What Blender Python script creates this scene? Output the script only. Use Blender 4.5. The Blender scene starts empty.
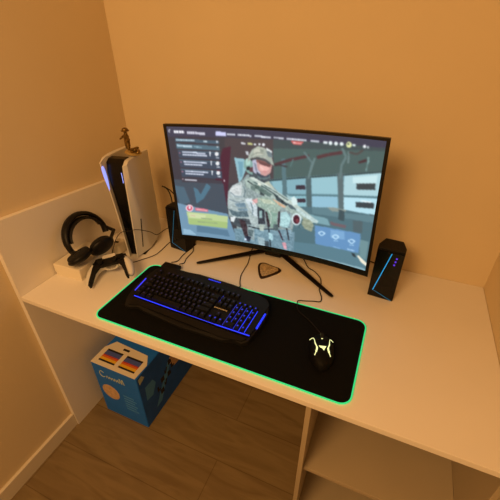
import bpy, bmesh, math, random
import numpy as np
from mathutils import Vector, Matrix
random.seed(7)
PI = math.pi
C = bpy.context.scene.collection
DZ = 0.75                      # desk top height

# ------------------------------------------------------------------ materials
def lin(h):
    if isinstance(h, str):
        h = [int(h[i:i+2], 16)/255 for i in (0, 2, 4)]
    return tuple((c/12.92 if c <= .04045 else ((c+.055)/1.055)**2.4) for c in h)
def mat(name, col, rough=.5, metal=0, emit=None, es=1, bump=0, bscale=200, vary=0, vscale=8, coat=0, spec=None, trans=0, alpha=1):
    m = bpy.data.materials.new(name); m.use_nodes = True
    nt = m.node_tree; b = nt.nodes['Principled BSDF']
    c = lin(col)
    b.inputs['Base Color'].default_value = (*c, 1)
    b.inputs['Roughness'].default_value = rough
    b.inputs['Metallic'].default_value = metal
    if coat: b.inputs['Coat Weight'].default_value = coat
    if spec is not None: b.inputs['Specular IOR Level'].default_value = spec
    if trans: b.inputs['Transmission Weight'].default_value = trans
    if alpha < 1: b.inputs['Alpha'].default_value = alpha
    if emit:
        b.inputs['Emission Color'].default_value = (*lin(emit), 1); b.inputs['Emission Strength'].default_value = es
    tc = nt.nodes.new('ShaderNodeTexCoord')
    if vary:
        n = nt.nodes.new('ShaderNodeTexNoise'); n.inputs['Scale'].default_value = vscale; n.inputs['Detail'].default_value = 4
        nt.links.new(tc.outputs['Object'], n.inputs['Vector'])
        r = nt.nodes.new('ShaderNodeValToRGB')
        r.color_ramp.elements[0].color = (*[x*(1-vary) for x in c], 1); r.color_ramp.elements[1].color = (*[min(1, x*(1+vary)) for x in c], 1)
        r.color_ramp.elements[0].position = .3; r.color_ramp.elements[1].position = .7
        nt.links.new(n.outputs['Fac'], r.inputs['Fac']); nt.links.new(r.outputs['Color'], b.inputs['Base Color'])
    if bump:
        n = nt.nodes.new('ShaderNodeTexNoise'); n.inputs['Scale'].default_value = bscale
        nt.links.new(tc.outputs['Object'], n.inputs['Vector'])
        bp = nt.nodes.new('ShaderNodeBump'); bp.inputs['Strength'].default_value = bump; bp.inputs['Distance'].default_value = .002
        nt.links.new(n.outputs['Fac'], bp.inputs['Height']); nt.links.new(bp.outputs['Normal'], b.inputs['Normal'])
    return m
M = {}
M['wall'] = mat('wall_paint', 'ddcaa7', .85, bump=.15, bscale=120, vary=.02, vscale=3)
M['desk'] = mat('white_laminate', 'ece6df', .42, bump=.04, bscale=300, vary=.015, vscale=5, spec=.35)
M['shaded_taupe'] = mat('shade_toned_laminate', 'b3a48b', .5, bump=.04, bscale=300, vary=.03, vscale=5)  # toned down from white so the colour carries the shade under the desk
M['skirt'] = mat('white_skirting', 'ddd3c2', .5, bump=.03)
M['black'] = mat('black_plastic', '0a090a', .45, bump=.1, bscale=600, spec=.25)
M['mouse_black'] = mat('soft_black_mouse_shell', '060607', .6, bump=.05, spec=.15)
M['black_matte'] = mat('matte_black_plastic', '0f0e0f', .65, bump=.15, bscale=500, spec=.3)
M['black_gloss'] = mat('glossy_black_plastic', '050507', .25, spec=.3)
M['bezel'] = mat('monitor_bezel', '0c0b0e', .35)
M['white'] = mat('white_plastic', 'd8d6d2', .38, bump=.04, bscale=900)
M['dock'] = mat('white_dock_plastic', 'e8dfcc', .35, bump=.02)
M['cushion'] = mat('headset_cushion_fabric', '141210', .9, bump=.6, bscale=900)
M['key'] = mat('keycap', '070708', .5, bump=.1, bscale=700, spec=.3)
M['padcloth'] = mat('pad_cloth', '060605', .85, bump=.35, bscale=1500, spec=.15)
M['green'] = mat('green_light_edge', '2fae7a', .4, emit='22d880', es=.85)
M['blue'] = mat('blue_key_light', '101060', .4, emit='1c34f0', es=1.5)
M['blue_dim'] = mat('mid_blue_key_light', '101050', .4, emit='2438f0', es=1.5)
M['blue_logo'] = mat('blue_lit_logo', '101050', .4, emit='2a3cff', es=1.0)
M['legend_dim'] = mat('dim_yellow_mark', '30301c', .5, emit='4a4c30', es=.5)
M['legend_blue'] = mat('faint_violet_key_legend', '181828', .4, emit='3a3060', es=.35)
M['blue_soft'] = mat('soft_blue_key_light', '101040', .4, emit='2a35d8', es=.9)
M['blue_side'] = mat('left_blue_light', '101050', .4, emit='3a38e8', es=1.3)
M['cyan'] = mat('cyan_speaker_light', '2080b0', .3, emit='1f9be0', es=.9)
M['violet'] = mat('violet_touch_light', '3a20a0', .3, emit='5a30e0', es=1.0)
M['console_light'] = mat('console_blue_light', '7080ff', .3, emit='94a4ff', es=1.0)
M['mouse_light'] = mat('yellow_green_mouse_light', 'd8e0a0', .3, emit='dcecaa', es=1.15)
M['legend'] = mat('pale_gold_print', 'b8a070', .5, emit='8a7850', es=.25)
M['rubber'] = mat('black_rubber_cable', '1a1512', .6, spec=.2)
M['dark_metal'] = mat('dark_brown_metal_leg', '15100f', .35, metal=.6)
M['gold'] = mat('aged_gold_statuette', '7a6030', .35, metal=.75, vary=.4, vscale=90, bump=.5, bscale=300)
M['gold_base'] = mat('statuette_base', 'b39a62', .45, metal=.3, vary=.2, vscale=60)
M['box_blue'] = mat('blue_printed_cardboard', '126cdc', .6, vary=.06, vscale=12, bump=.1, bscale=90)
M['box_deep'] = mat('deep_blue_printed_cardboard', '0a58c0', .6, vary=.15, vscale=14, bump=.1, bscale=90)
M['card_white'] = mat('white_printed_cardboard', 'e8dfce', .65, bump=.1, bscale=90)
M['ink_dark'] = mat('dark_print', '1c1a20', .7)
M['ink_blue'] = mat('blue_violet_print', '4a5aa8', .7)
M['ink_orange'] = mat('orange_print', 'd86a2a', .7)
M['ink_yellow'] = mat('yellow_print', 'e8b82c', .7)
M['ink_red'] = mat('red_print', 'b8372c', .7)
M['ink_pale'] = mat('pale_print', 'b9c6b4', .7)
M['ink_peach'] = mat('peach_print', 'c8a888', .7, vary=.2, vscale=60)
M['ink_mid'] = mat('mid_blue_print', '4a90dc', .7)
M['wood_dark'] = mat('dark_stained_wood', '2a170b', .4, vary=.3, vscale=60)
M['emblem'] = mat('bronze_emblem', 'c2ad8c', .5, metal=.1, vary=.45, vscale=160, bump=.6, bscale=200)
M['gap'] = mat('dark_gap', '0b0a0a', .9)

def floor_mat():
    m = bpy.data.materials.new('oak_laminate_floor'); m.use_nodes = True
    nt = m.node_tree; b = nt.nodes['Principled BSDF']; b.inputs['Roughness'].default_value = .45
    tc = nt.nodes.new('ShaderNodeTexCoord'); mp = nt.nodes.new('ShaderNodeMapping')
    br = nt.nodes.new('ShaderNodeTexBrick'); br.inputs['Scale'].default_value = 1
    br.inputs['Brick Width'].default_value = 1.3; br.inputs['Row Height'].default_value = .19; br.inputs['Mortar Size'].default_value = .0015
    br.inputs['Color1'].default_value = (*lin('8d7a55'), 1); br.inputs['Color2'].default_value = (*lin('857150'), 1); br.inputs['Mortar'].default_value = (*lin('6a5638'), 1)
    nt.links.new(tc.outputs['Object'], br.inputs['Vector'])
    mp.inputs['Scale'].default_value = (1.2, 9, 1); nt.links.new(tc.outputs['Object'], mp.inputs['Vector'])
    n = nt.nodes.new('ShaderNodeTexNoise'); n.inputs['Scale'].default_value = 3; n.inputs['Detail'].default_value = 8; n.inputs['Distortion'].default_value = 1.2
    nt.links.new(mp.outputs['Vector'], n.inputs['Vector'])
    r = nt.nodes.new('ShaderNodeValToRGB'); r.color_ramp.elements[0].position = .3; r.color_ramp.elements[0].color = (.62, .56, .5, 1); r.color_ramp.elements[1].position = .6; r.color_ramp.elements[1].color = (1, 1, 1, 1)
    nt.links.new(n.outputs['Fac'], r.inputs['Fac'])
    mx = nt.nodes.new('ShaderNodeMix'); mx.data_type = 'RGBA'; mx.blend_type = 'MULTIPLY'; mx.inputs[0].default_value = .7
    nt.links.new(br.outputs['Color'], mx.inputs[6]); nt.links.new(r.outputs['Color'], mx.inputs[7]); nt.links.new(mx.outputs[2], b.inputs['Base Color'])
    return m
M['floor'] = floor_mat()

# ------------------------------------------------------------------ helpers
def link(name, bm, m, parent=None, smooth=None, recalc=True):
    me = bpy.data.meshes.new(name)
    if recalc: bmesh.ops.recalc_face_normals(bm, faces=bm.faces)
    bm.to_mesh(me); bm.free()
    for x in (m if isinstance(m, (list, tuple)) else [m]): me.materials.append(M[x] if isinstance(x, str) else x)
    if smooth:
        me.shade_smooth()
        if smooth < 3.1: me.set_sharp_from_angle(angle=smooth)
    o = bpy.data.objects.new(name, me); C.objects.link(o)
    if parent: o.parent = parent
    return o
def tag(o, label=None, cat=None, group=None, kind=None):
    if label: o['label'] = label
    if cat: o['category'] = cat
    if group: o['group'] = group
    if kind: o['kind'] = kind
    return o
def thing(name, label, cat, loc=(0, 0, 0), rz=0, group=None):
    o = bpy.data.objects.new(name, None); C.objects.link(o)
    o.location = loc; o.rotation_euler = (0, 0, rz); o.empty_display_size = .05
    return tag(o, label, cat, group)
def box(bm, lo, hi, bev=0, seg=2, mi=0, mtx=None):
    x0, y0, z0 = lo; x1, y1, z1 = hi
    vs = [bm.verts.new(v) for v in ((x0,y0,z0),(x1,y0,z0),(x1,y1,z0),(x0,y1,z0),(x0,y0,z1),(x1,y0,z1),(x1,y1,z1),(x0,y1,z1))]
    fs = [bm.faces.new([vs[i] for i in f]) for f in ((3,2,1,0),(4,5,6,7),(0,1,5,4),(1,2,6,5),(2,3,7,6),(3,0,4,7))]
    for f in fs: f.material_index = mi
    if mtx: bmesh.ops.transform(bm, matrix=mtx, verts=vs)
    if bev:
        es = list({e for f in fs for e in f.edges})
        bmesh.ops.bevel(bm, geom=es, offset=bev, segments=seg, profile=.5, affect='EDGES', material=-1)
    return bm
def B(lo, hi, bev=0, seg=2, mtx=None): return box(bmesh.new(), lo, hi, bev, seg, 0, mtx)
def prism(bm, pts, z0, z1, mi=0, bev=0, f=None):
    """outline in the plane, extruded; f maps (x,y,z) to 3D"""
    f = f or (lambda x, y, z: (x, y, z))
    a = [bm.verts.new(f(x, y, z0)) for x, y in pts]; b = [bm.verts.new(f(x, y, z1)) for x, y in pts]
    n = len(pts); fs = [bm.faces.new(a[::-1]), bm.faces.new(b)]
    fs += [bm.faces.new((a[i], a[(i+1) % n], b[(i+1) % n], b[i])) for i in range(n)]
    for x in fs: x.material_index = mi
    if bev:
        es = list(fs[1].edges)
        bmesh.ops.bevel(bm, geom=es, offset=bev, segments=2, profile=.5, affect='EDGES')
    return bm
def smooth_path(pts, n=8, closed=False):
    P = [Vector(p) for p in pts]; out = []
    k = len(P)
    for i in range(k if closed else k-1):
        if closed: p0, p1, p2, p3 = P[i-1], P[i], P[(i+1) % k], P[(i+2) % k]
        else: p0, p1, p2, p3 = P[max(i-1, 0)], P[i], P[i+1], P[min(i+2, k-1)]
        for j in range(n):
            t = j/n
            out.append(.5*((2*p1)+(p2-p0)*t+(2*p0-5*p1+4*p2-p3)*t*t+(3*p1-p0-3*p2+p3)*t**3))
    if not closed: out.append(P[-1])
    return out
def tube(bm, pts, r, seg=8, closed=False, mi=0, flat=1, up=None):
    """sweep a circle (or ellipse) along points; r is a number or a list"""
    P = [Vector(p) for p in pts]; n = len(P); rings = []
    up = Vector(up or (0, 0, 1))
    for i, p in enumerate(P):
        t = (P[(i+1) % n]-P[i-1]) if closed else (P[min(i+1, n-1)]-P[max(i-1, 0)])
        t.normalize(); s = t.cross(up)
        if s.length < 1e-3: s = t.cross(Vector((1, 0, 0)))
        s.normalize(); u = s.cross(t)
        rr = r[i] if isinstance(r, (list, tuple)) else r
        rings.append([bm.verts.new(p+s*math.cos(a)*rr+u*math.sin(a)*rr*flat) for a in [2*PI*k/seg for k in range(seg)]])
    m = n if closed else n-1
    for i in range(m):
        a, b = rings[i], rings[(i+1) % n]
        for k in range(seg):
            bm.faces.new((a[k], a[(k+1) % seg], b[(k+1) % seg], b[k])).material_index = mi
    if not closed:
        bm.faces.new(rings[0][::-1]).material_index = mi; bm.faces.new(rings[-1]).material_index = mi
    return bm
def ell(bm, c, r, seg=16, ring=10, mtx=None):
    R_ = Matrix.Translation(Vector(c)) @ (mtx or Matrix()) @ Matrix.Diagonal((*r, 1))
    bmesh.ops.create_uvsphere(bm, u_segments=seg, v_segments=ring, radius=1, matrix=R_); return bm
def cyl(bm, c, r, h, seg=24, mtx=None, r2=None):
    bmesh.ops.create_cone(bm, cap_ends=True, segments=seg, radius1=r, radius2=r if r2 is None else r2, depth=h, matrix=Matrix.Translation(Vector(c)) @ (mtx or Matrix())); return bm
def struct(name, bm, m): return tag(link(name, bm, m), kind='structure')
def rrect(x0, y0, x1, y1, r, n=6):
    out = []
    for cx, cy, a in ((x1-r, y0+r, -PI/2), (x1-r, y1-r, 0), (x0+r, y1-r, PI/2), (x0+r, y0+r, PI)):
        out += [(cx+r*math.cos(a+PI/2*k/n), cy+r*math.sin(a+PI/2*k/n)) for k in range(n+1)]
    return out

# ------------------------------------------------------------------ the room
W, D, T, UP = 1.449, .679, .02, .2256
struct('floor', B((-.12, -3.2, -.05), (3.0, .1, 0)), 'floor')
struct('wall_back', B((-.12, 0, 0), (1.549, .1, 2.5)), 'wall')
struct('wall_left', B((-.12, -3.2, 0), (-T, 0, 2.5)), 'wall')
struct('wall_right', B((W, -1.15, 0), (W+.1, 0, 2.5)), 'wall')
bm = B((-T, -3.2, 0), (-T+.014, -D-.001, .075), .002)
struct('baseboard_left', bm, 'skirt')

# ------------------------------------------------------------------ desk
desk = thing('desk', 'white built-in desk spanning the alcove from wall to wall', 'desk', (0, -D, 0))
link('desktop', B((.0005, 0, DZ-.018), (W-.001, D-.001, DZ), .0012), 'desk', desk)
link('back_rail', B((.0005, D-.022, DZ-.12), (.99, D-.004, DZ-.0185), .001), 'desk', desk)
bm = bmesh.new(); prism(bm, [(0, 0), (D-.001, 0), (D-.001, DZ+UP+.002), (0, DZ+UP+.052)], -T+.0006, 0, f=lambda x, y, z: (z, x-D, y))
tag(link('end_panel', bm, 'desk'), 'tall white end panel rising above the left end of the desk', 'panel')
dr = thing('shelf_unit', 'open shelf unit under the right end of the desk, toned beige-grey for the shade there', 'shelf unit', (.994, -.660, 0)); w = W-.994-.003
link('side_panel', B((0, 0, 0), (.014, .56, .731), .001), 'shaded_taupe', dr); link('side_panel', B((w-.014, 0, 0), (w, .56, .731), .001), 'shaded_taupe', dr)
link('back_panel', B((.0145, .545, 0), (w-.0145, .56, .731), .001), 'shaded_taupe', dr)
for z in (.03, .36): link('shelf', B((.0145, .02, z), (w-.0145, .544, z+.016), .001), 'shaded_taupe', dr)

# ------------------------------------------------------------------ games console
con = thing('game_console', 'tall white and black games console standing on the desk beside the white end panel', 'games console', (.195, -.324, DZ), math.radians(12))
HH, DD = .392, .160
def sm(x): x = max(0, min(1, x)); return x*x*(3-2*x)
def plate(side):
    bm = bmesh.new(); ns, nt_ = 22, 30
    def pos(s, t, inner):
        y = (DD+.030*(1-t))*s - (.010+.012*t**3)*(1-sm(s/.35))           # the front edge sweeps forward at the top
        if side < 0: y -= .008*t*(1-sm(s/.3))
        ztop = HH + (.009 if side < 0 else 0) - .008*s**1.3 - .012*(1-sm(s/.13)); zbot = .004+.012*s
        z = zbot+(ztop-zbot)*t
        gap = .0165+.0145*t
        flare = (.003+.004*t)*(1-sm(s/.22))
        if side > 0: bulge = .024*sm((s+.02)/(.05+.34*(1-t)**1.1))*(1-.35*sm((s-.55)/.5))*(1-.35*t)
        else: bulge = .020*sm(s/.3)*(1-.35*sm((s-.55)/.5))*(1-.3*t)+.001+.004*t*t
        x = gap+flare*.6+bulge
        if inner: x = min(x-.004, gap+flare*.9)
        return Vector((side*x, y, z))
    g = [[[bm.verts.new(pos(i/ns, j/nt_, inn)) for j in range(nt_+1)] for i in range(ns+1)] for inn in (0, 1)]
    for k in (0, 1):
        for i in range(ns):
            for j in range(nt_): bm.faces.new((g[k][i][j], g[k][i+1][j], g[k][i+1][j+1], g[k][i][j+1]))
    for i in range(ns):
        for j in (0, nt_): bm.faces.new((g[0][i][j], g[0][i+1][j], g[1][i+1][j], g[1][i][j]))
    for j in range(nt_):
        for i in (0, ns): bm.faces.new((g[0][i][j], g[0][i][j+1], g[1][i][j+1], g[1][i][j]))
    return bm, pos
core = bmesh.new(); prism(core, [(.006, .008), (DD-.012, .012), (DD-.012, HH-.05), (.07, HH-.014), (.035, HH+.002), (.012, HH+.001), (-.004, HH-.008), (-.010, HH-.045), (-.008, HH-.10), (0, HH-.2)], -.0285, .0285, f=lambda x, y, z: (z*(.60+.50*y/HH), x, y))
link('core', core, 'black_gloss', con)
for sd in (-1, 1):
    bm, pf = plate(sd); pl = link('side_plate', bm, 'white', con, smooth=.7)
    if sd < 0:
        ts = [.70+.29*k/14 for k in range(15)]
        pts = [(-(.0165+.0145*t+.0045), -.016-.012*t**3+.002, .004+(HH-.016)*t) for t in ts]
        ls = link('light_strip', tube(bmesh.new(), pts, [.0008+.0052*sm((t-.70)/.2)*(1-.45*sm((t-.95)/.05)) for t in ts], 8), 'console_light', con, smooth=3.2); ls['label'] = 'glowing blue-white light band'
    else:
        pts = [(.0165+.0145*t-.0005, -.012-.012*t**3-.002, .004+(HH-.016)*t) for t in [.84+.10*k/8 for k in range(9)]]
        ls = link('light_strip', tube(bmesh.new(), pts, .0012, 6), 'console_light', con); ls['label'] = 'short glowing blue-white light line'
    if sd > 0:
        # slot follows the front facet
        bm = bmesh.new(); q = []
        for t in [.10+.32*k/10 for k in range(11)]:
            a = pf(.15+.06*t, t-.02, 0); q.append((a.x-.0004, a.y-.0006, a.z))
        tube(bm, q, .0022, 6, up=(1, 0, 0)); link('disc_slot', bm, 'gap', pl)
link('stand', B((-.035, .02, 0), (.035, DD-.03, .005), .002), 'black', con)

# ------------------------------------------------------------------ statuette
st = thing('statuette', 'small aged gold figurine of a hatted figure, standing on top of the games console', 'figurine', (.193, -.237, DZ+HH+.002), math.radians(-25))
st.scale = (1.45, 1.6, 1.12)
bm = bmesh.new(); ell(bm, (.012, 0, .003), (.030, .016, .005), 24, 8); link('base', bm, 'gold_base', st, smooth=.8)
def skin(name, verts, edges, radii, m, parent, sub=1, root=0):
    me = bpy.data.meshes.new(name); me.from_pydata(verts, edges, []); o = bpy.data.objects.new(name, me); C.objects.link(o); o.parent = parent
    md = o.modifiers.new('skin', 'SKIN'); sv = me.skin_vertices[0].data
    for i, r in enumerate(radii): sv[i].radius = (r, r) if not isinstance(r, tuple) else r
    sv[root].use_root = True
    s = o.modifiers.new('sub', 'SUBSURF'); s.levels = s.render_levels = sub
    dg = bpy.context.evaluated_depsgraph_get(); dg.update(); me2 = bpy.data.meshes.new_from_object(o.evaluated_get(dg))
    o.modifiers.clear(); o.data = me2; me2.materials.clear(); me2.materials.append(M[m]); me2.shade_smooth(); return o
V_ = [(-.012,0,.030),(-.012,0,.040),(-.012,0,.050),(-.012,0,.056),(-.012,-.001,.062),(-.007,0,.017),(-.005,-.002,.006),(-.017,0,.017),(-.019,.001,.006),
      (-.020,0,.049),(-.027,-.004,.041),(-.022,-.012,.038),(-.004,0,.049),(.004,-.003,.042),(.010,-.010,.038)]
E_ = [(0,1),(1,2),(2,3),(3,4),(0,5),(5,6),(0,7),(7,8),(2,9),(9,10),(10,11),(2,12),(12,13),(13,14)]
skin('body', V_, E_, [.0062,.0058,.0062,.003,.0052,.0045,.0035,.0045,.0035,.0036,.003,.0024,.0036,.003,.0024], 'gold', st, 2)
bm = bmesh.new(); cyl(bm, (-.012, 0, .0645), .0088, .0022, 20); ell(bm, (-.012, 0, .0675), (.0072, .0068, .0065), 14, 8); link('hat', bm, 'gold', st, smooth=.8)
bm = bmesh.new(); ell(bm, (-.012, .001, .036), (.0085, .006, .008)); link('tunic', bm, 'gold', st, smooth=.8)
bm = bmesh.new()
for (x, y, z, r) in ((.012,.002,.010,.009),(.022,-.003,.011,.008),(.031,.003,.012,.009),(.036,0,.010,.006),(.016,.008,.016,.006),(.034,-.004,.019,.005)):
    ell(bm, (x, y, z), (r, r*.7, r*.75), 10, 6, Matrix.Rotation(x*90, 4, 'Z'))
link('rocks', bm, 'gold', st, smooth=.5)
link('cannon', tube(bmesh.new(), [(.020, -.004, .016), (.032, -.004, .021), (.040, -.004, .026)], [.0045, .004, .003], 10), 'gold', st)

# ------------------------------------------------------------------ headset and what it rests on
hb = thing('headset_box', 'low white box in the desk corner carrying the black headset', 'box', (.058, -.415, DZ), math.radians(3))
link('carton', B((-.055, -.118, 0), (.060, .050, .012), .001), 'dock', hb)
link('lid', B((-.0573, -.1203, .0122), (.0623, .052, .050), .004, 3), 'dock', hb)
hs = thing('headset', 'black over-ear headset leaning against the white end panel', 'headset', (.070, -.396, DZ+.0505))
LEAN = Matrix.Rotation(math.radians(6), 4, 'Z') @ Matrix.Rotation(math.radians(-22), 4, 'Y')
def arc(rw, rh, zc, a0, a1, n=28, x=0): return [LEAN @ Vector((x, -rw*math.cos(a), zc+rh*math.sin(a))) for a in [a0+(a1-a0)*k/n for k in range(n+1)]]
link('headband', tube(bmesh.new(), arc(.095, .087, .060, -.35, PI+.35), [.0085]*29, 12, flat=1.7, up=(1, 0, 0)), 'black', hs, smooth=1.2)
link('inner_strap', tube(bmesh.new(), arc(.081, .064, .064, .1, PI-.1, x=.004), [.005]*29, 12, flat=2.8, up=(1, 0, 0)), 'black_matte', hs, smooth=1.2)
for s, c_, rx, rz_ in ((-1, (.040, -.103, .038), 60, 8), (1, (.068, -.023, .044), 28, -12)):
    fm = Matrix.Translation(Vector(c_)) @ Matrix.Rotation(math.radians(rz_), 4, 'Z') @ Matrix.Rotation(math.radians(rx), 4, 'Y')
    cup = bmesh.new(); ell(cup, (0, 0, 0), (.019, .049, .043), 24, 16, None); bmesh.ops.transform(cup, matrix=fm, verts=cup.verts)
    cp = link('ear_cup', cup, 'black', hs, smooth=2)
    cu = bmesh.new(); ring = [Vector((-.010, .032*math.cos(a), .028*math.sin(a))) for a in [2*PI*k/24 for k in range(24)]]
    tube(cu, ring, .0115, 12, closed=True, up=(1, 0, 0)); bmesh.ops.transform(cu, matrix=fm, verts=cu.verts); link('ear_cushion', cu, 'cushion', cp, smooth=3.2)
    yk = tube(bmesh.new(), [LEAN @ Vector((0, s*.098, .050)), Vector((.02, s*.092, .042)), fm @ Vector((0, s*.030, 0))], .007, 8); link('yoke', yk, 'black', hs)

def lowest(root, ax):
    dg = bpy.context.evaluated_depsgraph_get(); dg.update()
    return min((c.matrix_world @ v.co)[ax] for c in root.children_recursive if c.type == 'MESH' for v in c.data.vertices)
hs.location.x += max(0, .0015-lowest(hs, 0)); hs.location.z += DZ+.0505-lowest(hs, 2)

# ------------------------------------------------------------------ charging dock + gamepad
dk = thing('charging_dock', 'small white charging dock with a dark port beside the console foot', 'charging dock', (.118, -.322, DZ), math.radians(8))
link('body', B((-.020, -.030, 0), (.020, .030, .052), .012, 4), 'dock', dk, smooth=.9)
link('port', B((-.009, -.012, .0515), (.009, -.002, .0535), .001), 'gap', dk)

gp = thing('gamepad', 'white and black game controller lying on the desk in front of the headset', 'game controller', (.207, -.464, DZ+.030), math.radians(33))
gp.rotation_euler = (math.radians(12), math.radians(-11), math.radians(33))
shell = bmesh.new()
def pad_body():
    V = [(0,.022,0),(-.03,.024,0),(.03,.024,0),(-.056,.016,0),(.056,.016,0),(-.068,-.012,-.001),(.068,-.012,-.001),(-.074,-.042,-.004),(.074,-.042,-.004),(-.074,-.062,-.006),(.074,-.062,-.006),(0,.012,0),(-.028,.012,0),(.028,.012,0)]
    Ed = [(0,1),(0,2),(1,3),(2,4),(3,5),(4,6),(5,7),(6,8),(7,9),(8,10),(0,11),(11,12),(11,13)]
    rr = [(.020,.020),(.021,.021),(.021,.021),(.021,.023),(.021,.023),(.019,.021),(.019,.021),(.015,.015),(.015,.015),(.011,.011),(.011,.011),(.014,.017),(.014,.017),(.014,.017)]
    return skin('shell', V, Ed, rr, 'white', gp, 2)
pad_body()
bm = bmesh.new()
mid = [(-.050,.040),(-.022,.038),(.022,.038),(.050,.040),(.056,.022),(.058,-.004),(.062,-.030),(.067,-.058),(.070,-.070),(.063,-.070),(.058,-.050),(.050,-.020),(.034,.000),(-.034,.000),(-.050,-.020),(-.058,-.050),(-.063,-.070),(-.069,-.072),(-.067,-.058),(-.062,-.030),(-.058,-.004),(-.056,.022)]
prism(bm, mid, .008, .0215, bev=.003, f=lambda x, y, z: (x, y, z-.10*max(0, -y)+ (0 if z > .015 else -.10*max(0, -y))))
link('front_plate', bm, 'black_matte', gp, smooth=.6)
link('touchpad', prism(bmesh.new(), rrect(-.024, .030, .024, .046, .004), .019, .0235, bev=.001), 'white', gp)
for s in (-1, 1):
    b = bmesh.new(); cyl(b, (s*.026, .010, .025), .007, .010, 20); sk = link('thumbstick', b, 'black', gp)
    b = bmesh.new(); cyl(b, (s*.026, .010, .031), .0098, .004, 20); link('cap', b, 'black_matte', sk)
b = bmesh.new(); box(b, (-.057, .012, .020), (-.037, .018, .0245), .001); box(b, (-.050, .005, .020), (-.044, .025, .0245), .001); link('direction_pad', b, 'black', gp)
for a in range(4): link('button', cyl(bmesh.new(), (.047+.0085*math.cos(a*PI/2), .015+.0085*math.sin(a*PI/2), .0215), .0042, .006, 14), 'black', gp)
for s in (-1, 1): link('trigger', B((s*.046-.011, .030, -.010), (s*.046+.011, .046, .012), .004, 3), 'black', gp, smooth=.8)

gp.location.z += DZ+.0006-lowest(gp, 2)

# ------------------------------------------------------------------ curved monitor
Wm, Hm, Rc = .71, .4301, 1.8
mon = thing('monitor', 'large curved black monitor on a V-shaped stand, its screen lit with a game menu', 'monitor', (.7052, -.2051, DZ))
YAW, TILT, ROLL = -.0121, .0159, -.0413
def S(u, v, dep=0):
    a = (u-.5)*Wm/Rc; X = Rc*math.sin(a); Y = -(Rc*(1-math.cos(a)))+dep; Z = (v-.5)*Hm
    X, Z = X*math.cos(ROLL)+Z*math.sin(ROLL), -X*math.sin(ROLL)+Z*math.cos(ROLL)
    y2 = Y*math.cos(TILT)+Z*math.sin(TILT); z2 = -Y*math.sin(TILT)+Z*math.cos(TILT)
    return Vector((X*math.cos(YAW)-y2*math.sin(YAW), X*math.sin(YAW)+y2*math.cos(YAW), 1.0533-DZ+z2))
SU0, SU1, SV0, SV1 = .014, .986, .045, .982
def shell_part(u0, u1, v0, v1, d0, d1, n=32):
    bm = bmesh.new(); L = []
    for i in range(n+1):
        u = u0+(u1-u0)*i/n
        L.append([bm.verts.new(S(u, v, d)) for v, d in ((v0, d0), (v1, d0), (v1, d1), (v0, d1))])
    for a, b in zip(L, L[1:]):
        for k in range(4): bm.faces.new((a[k], b[k], b[(k+1) % 4], a[(k+1) % 4]))
    bm.faces.new(L[0]); bm.faces.new(L[-1][::-1]); return bm
link('housing', shell_part(0, 1, 0, 1, .004, .012), 'bezel', mon, smooth=.6)
link('back_cover', shell_part(.12, .88, .1, .9, .0125, .055), 'black', mon, smooth=.6)
fr = bmesh.new()
for (a, b, c, d) in ((0, 1, 0, SV0), (0, 1, SV1, 1), (0, SU0, SV0, SV1), (SU1, 1, SV0, SV1)):
    t_ = shell_part(a, b, c, d, 0, .0039); me_ = bpy.data.meshes.new('t'); t_.to_mesh(me_); t_.free(); fr.from_mesh(me_); bpy.data.meshes.remove(me_)
link('bezel', fr, 'bezel', mon, smooth=.6)
link('logo', shell_part(.482, .518, .014, .026, -.0006, -.0001, 4), 'black_gloss', mon)
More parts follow.
